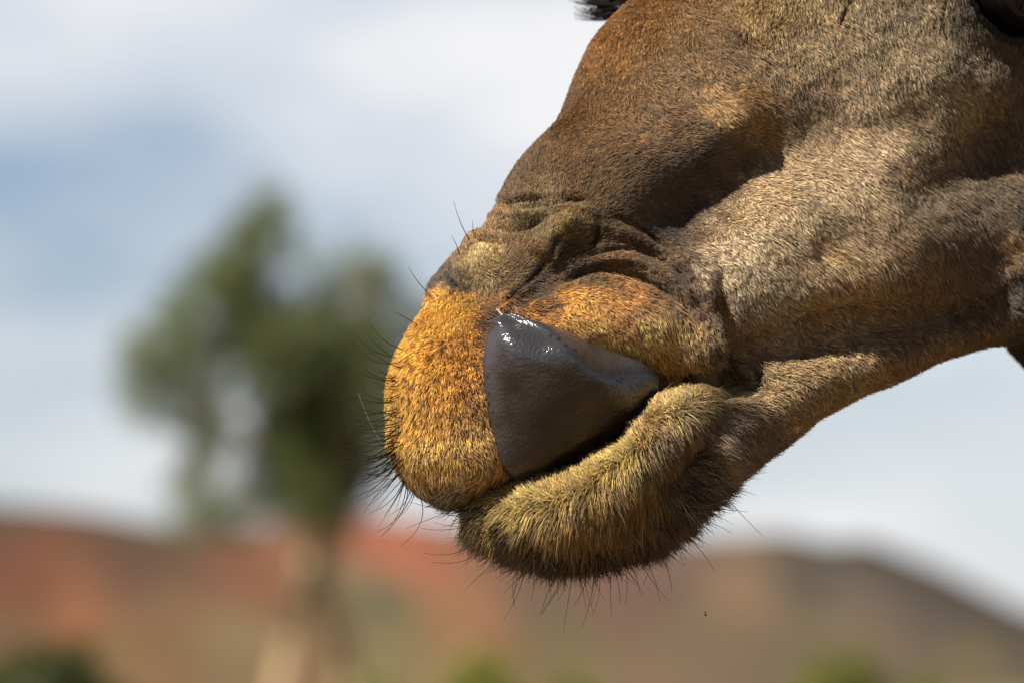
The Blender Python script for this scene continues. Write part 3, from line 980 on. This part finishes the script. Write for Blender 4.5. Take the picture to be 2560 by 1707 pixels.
def whiskers():
    rng = np.random.default_rng(21)
    sp = [(1172, 612, 1134, 503, 0.08, -20), (1181, 600, 1181, 552, 0.05, -20), (1144, 634, 1128, 588, -0.1, 0), (1075, 745, 1021, 669, 0.08, 0), (1022, 788, 985, 778, 0, -30),
          (1845, 788, 1935, 795, 0.1, -20), (1845, 806, 1930, 806, -0.1, -20), (1775, 1190, 1908, 1340, -0.03, -10), (1755, 1282, 1872, 1279, 0.02, 0), (1735, 1310, 1830, 1332, 0.1, 0),
          (1790, 1120, 1888, 1180, 0.1, 0), (1790, 1150, 1860, 1140, 0, 0), (1700, 1370, 1785, 1425, 0.15, 0), (1590, 1420, 1650, 1505, 0.2, 0), (1440, 1430, 1352, 1535, -0.1, 0),
          (1450, 1430, 1352, 1532, 0.1, 0), (1510, 1420, 1550, 1510, 0.2, 0), (1640, 1390, 1680, 1480, 0.2, 0)]
    for _ in range(95):
        y = rng.triangular(850, 1150, 1235)
        x = 985 + max(0, y - 1150) * 0.45 + rng.uniform(-8, 26)
        ln = rng.uniform(60, 160) * (0.75 if y < 960 else 1)
        a = math.radians(np.interp(y, [850, 1000, 1150, 1240], [150, 175, 215, 262]) + rng.normal(0, 13))
        sp.append((x, y, x + ln * math.cos(a), y - ln * math.sin(a), rng.normal(0.18, 0.15), rng.uniform(-50, 40)))
    for _ in range(260):
        th = math.radians(rng.uniform(180, 368))
        rx, ry = 285 * rng.uniform(0.8, 1), 150 * rng.uniform(0.75, 1)
        x = 1475 + rx * math.cos(th); y = 1235 - ry * math.sin(th)
        y -= max(0, x - 1500) * 0.32
        ln = rng.uniform(60, 130) if rng.random() < 0.75 else rng.uniform(130, 215)
        if th > math.radians(290): ln *= 0.65
        a = math.atan2(-math.sin(th) * 1.25, math.cos(th)) + rng.normal(0, 0.28)
        sp.append((x, y, x + ln * math.cos(a), y + ln * math.sin(a), rng.normal(0, 0.25), rng.uniform(-60, 30)))
    for _ in range(60):                     # feelers lying over the front pad
        x, y = rng.uniform(1000, 1200), rng.uniform(800, 1150)
        a = math.radians(rng.normal(75, 30)); ln = rng.uniform(20, 55)
        sp.append((x, y, x - ln * math.cos(a) * (1 if x < 1110 else -0.6), y + ln * math.sin(a), rng.normal(0, 0.15), -rng.uniform(10, 26)))
    strands('whisker_hair', sp, 1.35, 0.35, (0.012, 0.009, 0.007), 'long dark feeler hairs round the lips and chin')


def lashes():
    rng = np.random.default_rng(5)
    k = 5
    t = np.linspace(0, 1, k)[:, None]
    pts = []
    for _ in range(140):
        y0 = rng.uniform(-30, 46)
        a = P(1542 - max(0, (20 - y0)) * 0.55 + rng.uniform(-14, 14), y0, 1380 + rng.uniform(-40, 40))
        ln = rng.uniform(45, 105)
        b = a + np.array([-ln, rng.uniform(-10, 10), rng.uniform(-6, 14)])
        pts.append(a + (b - a) * t + np.array([0, 0, -6.0]) * (t * (1 - t)) * 4)
    pts = np.array(pts)
    rad = np.tile(np.linspace(1.9, 0.5, k), (len(pts), 1)) * S
    o = curves_object('eyelash', to_world(pts), rad, np.tile([0.008, 0.007, 0.007], (len(pts), 1)), np.tile([0., -1, 0], (len(pts), 1)), MAT_WHISKER, giraffe)
    o['kind'] = 'stuff'
    o['label'] = 'dark lashes of the far eye'
    # lashes of the eye in view
    pts = []
    for i in range(90):
        a0 = math.radians(rng.uniform(70, 290))
        d = nrm(LV * 0.75 + np.array([math.cos(a0), 0, math.sin(a0)]) * 0.75)
        a = EYE + d * 148
        b = a + nrm(d + LV * 0.5) * rng.uniform(50, 95)
        pts.append(a + (b - a) * t)
    pts = np.array(pts)
    o2 = curves_object('eyelash', to_world(pts), rad[:len(pts)], np.tile([0.008, 0.007, 0.007], (len(pts), 1)), np.tile([0., -1, 0], (len(pts), 1)), MAT_WHISKER, giraffe)
    o2['kind'] = 'stuff'


def uv_ball(c, r, nu=32, nv=18, squash=(1, 1, 1)):
    th = np.linspace(0, math.pi, nv)[:, None]; ph = np.linspace(0, 2 * math.pi, nu, endpoint=False)[None]
    p = np.stack([np.sin(th) * np.cos(ph), np.sin(th) * np.sin(ph), np.cos(th) + 0 * ph], -1).reshape(-1, 3) * np.asarray(squash) * r + c
    i, j = np.meshgrid(np.arange(nv - 1), np.arange(nu), indexing='ij')
    a = i * nu + j; b = i * nu + (j + 1) % nu
    return p, np.stack([a, a + nu, b + nu, b], -1).reshape(-1, 4)


def simple_mat(name, col, rough=0.6, **kw):
    m, t_, out = new_mat(name)
    b = N(t_, 'ShaderNodeBsdfPrincipled'); t_.links.new(b.outputs[0], out.inputs[0])
    n = N(t_, 'ShaderNodeTexNoise'); n.inputs['Scale'].default_value = kw.pop('scale', 40)
    mr = N(t_, 'ShaderNodeMix', data_type='RGBA')
    t_.links.new(n.outputs['Fac'], mr.inputs['Factor'])
    mr.inputs[6].default_value = tuple(np.array(col) * 0.8) + (1,)
    mr.inputs[7].default_value = tuple(np.minimum(np.array(col) * 1.2, 1)) + (1,)
    t_.links.new(mr.outputs[2], b.inputs['Base Color'])
    b.inputs['Roughness'].default_value = rough
    for k, v in kw.items():
        b.inputs[k.replace('_', ' ')].default_value = v
    return m


def eyes_and_drops():
    m, t_, out = new_mat('eye_gloss')
    d = N(t_, 'ShaderNodeBsdfDiffuse'); d.inputs['Color'].default_value = (0.004, 0.0035, 0.0035, 1)
    g = N(t_, 'ShaderNodeBsdfGlossy'); g.inputs['Roughness'].default_value = 0.05
    mx = N(t_, 'ShaderNodeMixShader'); mx.inputs[0].default_value = 0.035
    t_.links.new(d.outputs[0], mx.inputs[1]); t_.links.new(g.outputs[0], mx.inputs[2]); t_.links.new(mx.outputs[0], out.inputs[0])
    for e in (EYE, EYE_FAR):
        p, f = uv_ball(e, 160, 48, 26)
        link('eye', mesh_np('eye', to_world(p), f), m, giraffe)
    w = simple_mat('saliva', (0.9, 0.92, 0.92), 0.03, Transmission_Weight=1.0, IOR=1.33)
    drops = [(1302, 1236, 5), (1314, 1248, 5), (1350, 1250, 4.5), (1320, 1266, 4), (1276, 1250, 4), (1290, 1262, 3.5), (1578, 1088, 4), (1612, 1092, 3.5), (1640, 1062, 4), (1668, 1010, 4), (1690, 990, 3.5), (1440, 1200, 3.5), (1600, 1120, 3.5), (1676, 1040, 4)]
    for x, y, r in drops:
        c = surf(x, y) + np.array([0, -34.0, 10.0])
        p, f = uv_ball(c, r, 12, 8)
        link('saliva_droplet', mesh_np('saliva_droplet', to_world(p), f), w, giraffe)
    # strand of saliva at the tongue tip
    a, b = P(1280, 802, -104), P(1241, 772, -60)
    t = np.linspace(0, 1, 10)
    ring = []
    for q in t:
        c = a + (b - a) * q + np.array([0, 0, -4.0]) * q * (1 - q) * 4
        r = 5.5 * (1 - q) ** 2 + 1.0
        ang = np.linspace(0, 2 * math.pi, 8, endpoint=False)
        ring.append(c + np.stack([np.cos(ang) * 0.6, np.sin(ang), np.cos(ang) * 0.75], -1) * r)
    v = np.array(ring).reshape(-1, 3)
    i, j = np.meshgrid(np.arange(9), np.arange(8), indexing='ij')
    A = i * 8 + j; B = i * 8 + (j + 1) % 8
    w2 = simple_mat('saliva_film', (0.42, 0.38, 0.36), 0.2, Coat_Weight=0.6)
    link('saliva_strand', mesh_np('saliva_strand', to_world(v), np.stack([A, A + 8, B + 8, B], -1).reshape(-1, 4)), w2, bpy.data.objects['tongue'])


bpy.context.view_layer.update()
whiskers()
lashes()
eyes_and_drops()

# ------------------------------------------------------------------ land
def attr_mat(name, rough=0.9, noise=None, amount=0.25):
    m, t_, out = new_mat(name)
    L = t_.links.new
    a = N(t_, 'ShaderNodeAttribute', attribute_name='coat')
    b = N(t_, 'ShaderNodeBsdfPrincipled'); L(b.outputs[0], out.inputs[0])
    b.inputs['Roughness'].default_value = rough
    b.inputs['Specular IOR Level'].default_value = 0.15
    if noise:
        tc = N(t_, 'ShaderNodeTexCoord')
        n = N(t_, 'ShaderNodeTexNoise'); n.inputs['Scale'].default_value = noise; n.inputs['Detail'].default_value = 6
        L(tc.outputs['Object'], n.inputs['Vector'])
        mr = N(t_, 'ShaderNodeMapRange'); mr.inputs['From Min'].default_value = 0.3; mr.inputs['From Max'].default_value = 0.7
        mr.inputs['To Min'].default_value = 1 - amount; mr.inputs['To Max'].default_value = 1 + amount
        L(n.outputs['Fac'], mr.inputs['Value'])
        mul = N(t_, 'ShaderNodeMix', data_type='RGBA', blend_type='MULTIPLY'); mul.inputs['Factor'].default_value = 1
        L(a.outputs['Color'], mul.inputs[6]); L(mr.outputs[0], mul.inputs[7]); L(mul.outputs[2], b.inputs['Base Color'])
    else:
        L(a.outputs['Color'], b.inputs['Base Color'])
    return m


def set_col(me, c):
    ca = me.color_attributes.new('coat', 'FLOAT_COLOR', 'POINT')
    ca.data.foreach_set('color', np.c_[c, np.ones(len(c))].astype(np.float32).ravel())


HILL_COL = np.array([
    (-400, 1350, 112, 78, 56), (0, 1310, 112, 76, 52), (60, 1420, 138, 76, 50), (100, 1460, 140, 82, 52), (190, 1530, 178, 106, 66), (300, 1340, 118, 82, 56), (330, 1440, 125, 84, 62), (420, 1340, 110, 84, 54),
    (420, 1500, 138, 98, 66), (560, 1410, 150, 92, 68), (640, 1460, 152, 92, 62), (480, 1380, 120, 84, 60), (50, 1600, 130, 92, 60), (300, 1610, 152, 112, 70), (600, 1580, 145, 115, 78), (900, 1350, 190, 108, 78), (1000, 1370, 205, 116, 78),
    (1080, 1410, 190, 110, 80), (850, 1450, 135, 112, 78), (960, 1500, 116, 106, 76), (1130, 1500, 182, 122, 76), (1200, 1520, 178, 118, 78), (1000, 1600, 145, 120, 78), (1250, 1420, 150, 105, 80), (1350, 1500, 135, 104, 80),
    (1500, 1450, 150, 104, 84), (1400, 1600, 138, 112, 76), (1600, 1380, 138, 98, 82), (1700, 1420, 128, 94, 78), (1850, 1480, 152, 114, 86), (1750, 1560, 150, 116, 86), (2000, 1420, 112, 92, 74), (2080, 1380, 92, 78, 64),
    (2170, 1380, 92, 74, 62), (2150, 1480, 118, 96, 82), (2300, 1500, 112, 92, 78), (2350, 1440, 92, 74, 64), (2450, 1540, 108, 90, 74), (2550, 1560, 96, 80, 68), (2200, 1570, 136, 106, 82), (2050, 1600, 136, 110, 78), (2450, 1620, 132, 108, 72), (2800, 1620, 120, 98, 70),
], float)
HILL_LIN = lin(HILL_COL[:, 2:5]) / 2.55 * np.array([0.86, 1.0, 1.0])


def hill(name, ridge, d0, d1, seed, label=None):
    ridge = np.array(ridge, float)
    cols = np.arange(ridge[0, 0], ridge[-1, 0] + 1, 30.0)
    rows = np.linspace(0, 1.35, 60)
    V = []
    for r in rows:
        dist = d0 + (d1 - d0) * r
        ry = np.interp(cols, ridge[:, 0], ridge[:, 1])
        top = at(cols, ry, d1)
        zt = np.maximum(top[:, 2], 0.0)
        prof = math.sin(min(r, 1) * math.pi / 2) ** 1.4 if r <= 1 else max(math.cos((r - 1) / 0.35 * math.pi / 2), 0.0) ** 1.3
        b = at(cols, np.full_like(cols, 1622.0), dist)
        bump = (vnoise(np.stack([b[:, 0] / 30, b[:, 1] / 30, b[:, 0] * 0], -1), seed) - 0.5) * 1.5 * math.sin(min(r, 1) * math.pi) if r < 1 else 0
        V.append(np.stack([b[:, 0], b[:, 1], zt * prof - 0.4 * (1 - min(prof, 1)) + bump * (zt > 2)], -1))
    V = np.array(V)
    nr, nc = V.shape[:2]
    v = V.reshape(-1, 3)
    i, j = np.meshgrid(np.arange(nr - 1), np.arange(nc - 1), indexing='ij')
    a = i * nc + j
    f = np.stack([a, a + 1, a + nc + 1, a + nc], -1).reshape(-1, 4)
    me = mesh_np(name, v, f)
    q = pix(from_world(v))
    c = shepard(q, HILL_COL[:, :2], HILL_LIN, 24.0, 1.9)
    set_col(me, c)
    o = link(name, me, MAT_LAND)
    o['kind'] = 'structure'
    return o


MAT_LAND = attr_mat('dry_land', 0.95, 0.12, 0.30)


def land():
    # ground sheet to the horizon
    xs = np.r_[-9000, np.linspace(-400, 400, 81), 9000]
    ys = np.r_[-300, np.linspace(-40, 700, 75), 1500, 4000, 15000]
    X, Y = np.meshgrid(xs, ys, indexing='ij')
    v = np.stack([X, Y, 0 * X], -1).reshape(-1, 3)
    i, j = np.meshgrid(np.arange(len(xs) - 1), np.arange(len(ys) - 1), indexing='ij')
    a = i * len(ys) + j
    f = np.stack([a, a + len(ys), a + len(ys) + 1, a + 1], -1).reshape(-1, 4)
    me = mesh_np('ground', v, f)
    n = vnoise(v / np.array([9, 9, 1.0]), 61)[:, None]
    c = np.array([0.15, 0.10, 0.052]) * (1 - n) + np.array([0.105, 0.088, 0.044]) * n
    set_col(me, c)
    o = link('ground', me, MAT_LAND)
    o['kind'] = 'structure'
    hill('hill', [(-6000, 1330), (-4500, 1210), (-3000, 1270), (-1600, 1235), (-800, 1240), (0, 1280), (200, 1296), (420, 1332), (700, 1330), (900, 1308), (1050, 1318), (1250, 1350), (1500, 1420), (1900, 1540), (2200, 1625)], 260, 760, 71)
    hill('hill', [(900, 1620), (1200, 1470), (1500, 1375), (1725, 1360), (1973, 1345), (2064, 1369), (2176, 1360), (2357, 1433), (2560, 1532), (2800, 1590), (3300, 1612), (4000, 1530), (5000, 1440), (6000, 1470), (7500, 1400)], 420, 1000, 72)


land()


def leaf_cloud(clumps, dist, per, size, seed, cols, depth):
    """real leaves: small folded blades spread through overlapping clumps given as (px, py, radius px, density)"""
    rng = np.random.default_rng(seed)
    m_px = dist * S / DIST
    ctr, sz, cc = [], [], []
    for x, y, r, den in clumps:
        n = int(per * den * (r / 100.0) ** 2)
        c0 = at(x, y, dist) + np.array([0, rng.uniform(-1, 1) * depth, 0])
        # twig tufts inside the clump
        nt_ = max(3, n // 14)
        d = rng.normal(0, 1, (nt_, 3)); d = nrm(d) * (rng.random((nt_, 1)) ** 0.45)
        tw = c0 + d * r * m_px * np.array([1, 1.1, 1])
        k = rng.integers(0, nt_, n)
        ctr.append(tw[k] + rng.normal(0, 1, (n, 3)) * 0.055 * (dist / 60))
        tone = rng.uniform(0, 1, nt_)[k]
        cc.append(cols[0] * (1 - tone[:, None]) + cols[1] * tone[:, None])
        sz.append(rng.uniform(0.7, 1.3, n) * size)
    c = np.vstack(ctr); sz = np.concatenate(sz)[:, None]; cc = np.vstack(cc)
    n = len(c)
    ax = nrm(rng.normal(0, 1, (n, 3)) + np.array([0, 0, -0.3])); si = nrm(np.cross(ax, rng.normal(0, 1, (n, 3))))
    up = np.cross(ax, si)
    v = np.stack([c - ax * sz, c + si * sz * 0.38 + up * sz * 0.12, c + ax * sz, c - si * sz * 0.38 + up * sz * 0.12], 1).reshape(-1, 3)
    b = np.arange(n)[:, None] * 4
    f = np.concatenate([b + [0, 1, 2], b + [0, 2, 3]])
    return v, f, np.repeat(cc * rng.uniform(0.8, 1.2, (n, 1)), 4, axis=0)


def limb(path, radii, n=10):
    path = np.asarray(path, float)
    p = spline(path, 40); r = np.interp(np.linspace(0, 1, len(p)), np.linspace(0, 1, len(radii)), radii)
    tn = nrm(np.gradient(p, axis=0))
    s1 = nrm(np.cross(tn, [0.31, 0.95, 0.1])); s2 = np.cross(tn, s1)
    a = np.linspace(0, 2 * math.pi, n, endpoint=False)
    v = (p[:, None] + r[:, None, None] * (np.cos(a)[None, :, None] * s1[:, None] + np.sin(a)[None, :, None] * s2[:, None]))
    v = v + (vnoise(v * 6, 8)[..., None] - 0.5) * r[:, None, None] * 0.3
    m_ = len(p)
    i, j = np.meshgrid(np.arange(m_ - 1), np.arange(n), indexing='ij')
    A = i * n + j; B = i * n + (j + 1) % n
    return v.reshape(-1, 3), np.stack([A, B, B + n, A + n], -1).reshape(-1, 4)


def join(parts):
    V, F, o = [], [], 0
    for v, f in parts:
        V.append(v); F.append(f + o); o += len(v)
    return np.vstack(V), np.vstack(F)


def leaf_mat():
    m, t_, out = new_mat('leaves')
    L = t_.links.new
    a = N(t_, 'ShaderNodeAttribute', attribute_name='coat')
    d = N(t_, 'ShaderNodeBsdfDiffuse'); tr = N(t_, 'ShaderNodeBsdfTranslucent'); g = N(t_, 'ShaderNodeBsdfGlossy')
    g.inputs['Roughness'].default_value = 0.45; g.inputs['Color'].default_value = (0.6, 0.62, 0.6, 1)
    L(a.outputs['Color'], d.inputs['Color']); L(a.outputs['Color'], tr.inputs['Color'])
    m1 = N(t_, 'ShaderNodeMixShader'); m1.inputs[0].default_value = 0.4
    L(d.outputs[0], m1.inputs[1]); L(tr.outputs[0], m1.inputs[2])
    m2 = N(t_, 'ShaderNodeMixShader'); m2.inputs[0].default_value = 0.05
    L(m1.outputs[0], m2.inputs[1]); L(g.outputs[0], m2.inputs[2]); L(m2.outputs[0], out.inputs[0])
    return m


MAT_LEAF = leaf_mat()
MAT_BARK = simple_mat('pale_bark', (0.30, 0.21, 0.115), 0.9, scale=6)


def tree():
    D = 60.0
    root = bpy.data.objects.new('tree', None); COL.objects.link(root)
    base = at(790, 1622, D); base[2] = 0
    root.location = base
    bpy.context.view_layer.update()
    tag(root, 'blurred feathery green tree with pale stems standing behind the giraffe', 'tree')
    cl = [(690, 480, 40, 0.5), (668, 550, 60, 0.8), (620, 630, 80, 1), (575, 700, 85, 1.1), (505, 745, 90, 0.45), (420, 830, 90, 0.45), (370, 900, 70, 0.4), (640, 790, 100, 1.1), (390, 980, 90, 0.45), (470, 900, 90, 0.55), (560, 860, 80, 0.7),
          (720, 880, 110, 1.2), (800, 740, 70, 0.5), (880, 680, 80, 0.5), (960, 780, 90, 0.6), (1030, 900, 80, 0.5), (850, 860, 120, 1.1), (700, 990, 100, 1.1), (800, 1000, 130, 1.3), (920, 980, 110, 1.0), (1000, 1080, 80, 0.7), (480, 1050, 70, 0.7), (530, 1100, 60, 0.7),
          (565, 960, 70, 0.3), (600, 1150, 60, 0.25), (330, 890, 60, 0.35), (345, 990, 60, 0.35), (440, 780, 60, 0.4), (760, 640, 60, 0.3), (1040, 1000, 80, 0.7), (1060, 800, 70, 0.5), (950, 690, 70, 0.5), (475, 1180, 55, 0.7), (490, 1260, 70, 0.6), (580, 1290, 70, 0.5), (660, 1230, 70, 0.6), (720, 1120, 100, 1.2), (820, 1130, 120, 1.4), (900, 1130, 90, 1.0), (770, 1220, 95, 1.3), (850, 1230, 80, 1.0), (800, 1300, 60, 0.9)]
    v, f, c = leaf_cloud([(x, y, r * 1.08, max(d, 0.3)) for x, y, r, d in cl], D, 1100, 0.036, 5, np.array([[0.055, 0.076, 0.013], [0.145, 0.165, 0.048]]), 0.5)
    me = mesh_np('crown', v, f, False); set_col(me, c)
    link('crown', me, MAT_LEAF, root)
    g = lambda x, y, dy=0.0: at(x, y, D) + np.array([0, dy, 0])
    gr = lambda x: np.array([at(x, 1622, D)[0], D, -0.1])
    parts = [limb([gr(700), g(690, 1900), g(730, 1600), g(775, 1380), g(770, 1200)], [0.11, 0.10, 0.085, 0.07, 0.04]),
             limb([gr(850), g(880, 1900, 0.2), g(850, 1600, 0.2), g(800, 1400, 0.1), g(830, 1150, 0.2)], [0.12, 0.105, 0.09, 0.07, 0.04])]
    v, f = join(parts)
    link('trunk', mesh_np('trunk', v, f), MAT_BARK, root)
    br = [limb([g(770, 1250), g(720, 1000), g(650, 800), g(680, 500)], [0.05, 0.04, 0.03, 0.012], 6), limb([g(770, 1230), g(640, 1120), g(520, 1000), g(420, 860)], [0.045, 0.035, 0.025, 0.01], 6),
          limb([g(820, 1200), g(870, 1000), g(900, 850), g(900, 680)], [0.05, 0.04, 0.03, 0.012], 6), limb([g(780, 1300), g(640, 1270), g(520, 1230), g(480, 1180)], [0.04, 0.03, 0.02, 0.01], 6),
          limb([g(830, 1150), g(930, 1080), g(1000, 980), g(1020, 900)], [0.04, 0.03, 0.02, 0.01], 6)]
    for b_ in br:
        link('branch', mesh_np('branch', *b_), MAT_BARK, root)


def bush(cx, top, wid, D, cols, label, seed):
    root = bpy.data.objects.new('bush', None); COL.objects.link(root)
    base = at(cx, 1622, D); base[2] = 0
    root.location = base
    bpy.context.view_layer.update()
    tag(root, label, 'bush', 'green bushes on the plain')
    rng = np.random.default_rng(seed)
    m_px = D * S / DIST
    hgt = at(cx, top, D)[2]
    cl = []
    for k in range(26):
        x = cx + rng.normal(0, wid * 0.36)
        y = top + 60 + abs(x - cx) ** 1.6 / wid ** 0.6 * 0.35 + rng.uniform(0, 620)
        cl.append((x, y, rng.uniform(60, 100), 1.0))
    v, f, c = leaf_cloud(cl, D, 900, 0.035, seed, cols, 0.3)
    keep = None
    me = mesh_np('crown', v, f, False); set_col(me, c)
    link('crown', me, MAT_LEAF, root)
    for k in range(5):
        x = cx + (k - 2) * wid * 0.14
        b0 = at(cx + (k - 2) * 12, 1622, D); b0[2] = -0.05
        link('stem', mesh_np('stem', *limb([b0, (b0 + at(x, top + 500, D)) / 2 + 0.05, at(x, top + 130, D)], [0.05, 0.035, 0.015], 6)), MAT_BARK, root)


tree()
G1 = np.array([[0.034, 0.046, 0.005], [0.060, 0.068, 0.008]])
G2 = np.array([[0.135, 0.15, 0.012], [0.20, 0.20, 0.023]])
bush(90, 1600, 330, 42, G1, 'dark green bush left of the tree on the dry plain', 81)
bush(1200, 1588, 330, 46, G2, 'bright yellow-green bush below the giraffe on the dry plain', 82)
bush(2190, 1608, 210, 48, G2 * 0.85, 'olive-green bush on the plain before the bare brown hill', 83)


# ------------------------------------------------------------------ small things
def small_things():
    a, b = P(896, 983, -30), surf(975, 1130) + np.array([-18., -10, 0])
    t = np.linspace(0, 1, 14)[:, None]
    path = a + (b - a) * t + np.array([-5.0, 0, 0]) * (t * (1 - t)) * 4
    v, f = limb(to_world(path), [0.55 * S] * 3, 6)
    o = link('silk_thread', mesh_np('silk_thread', v, f), simple_mat('silk', (0.75, 0.75, 0.72), 0.3, Coat_Weight=0.5))
    tag(o, 'thin pale silk thread hanging off the golden upper lip', 'thread')
    c = P(1763, 1531, 10)
    root = bpy.data.objects.new('fly', None); COL.objects.link(root); root.location = to_world(c)
    bpy.context.view_layer.update()
    tag(root, 'tiny dark fly in the air below the chin', 'fly')
    md = simple_mat('fly_body', (0.012, 0.011, 0.012), 0.4)
    p, f = uv_ball(np.zeros(3), 1, 12, 8)
    lobes = [((-1.2, 0, 2.0), (2.2, 2, 2.2)), ((0, 0, -1.5), (2.5, 2.3, 3.0)), ((0.6, 0, -4.8), (1.9, 1.8, 2.6))]
    v, f = join([(p * np.array(r) + np.array(k) + c, f) for k, r in lobes])
    link('body', mesh_np('body', to_world(v), f), md, root)
    mw = simple_mat('fly_wing', (0.03, 0.028, 0.026), 0.5)
    for sx in (-1, 1):
        wv = np.array([(0, -1, 0), (sx * 3.5, -1.5, -3), (sx * 4, -1.5, -7), (sx * 1.5, -1.2, -7.5), (0, -0.4, -0.6), (sx * 3.5, -0.9, -3.6), (sx * 4, -0.9, -7.6), (sx * 1.5, -0.6, -8)], float) + c
        wf = np.array([(0, 1, 2, 3), (7, 6, 5, 4), (0, 4, 5, 1), (1, 5, 6, 2), (2, 6, 7, 3), (3, 7, 4, 0)])
        link('wing', mesh_np('wing', to_world(wv), wf), mw, root)


small_things()
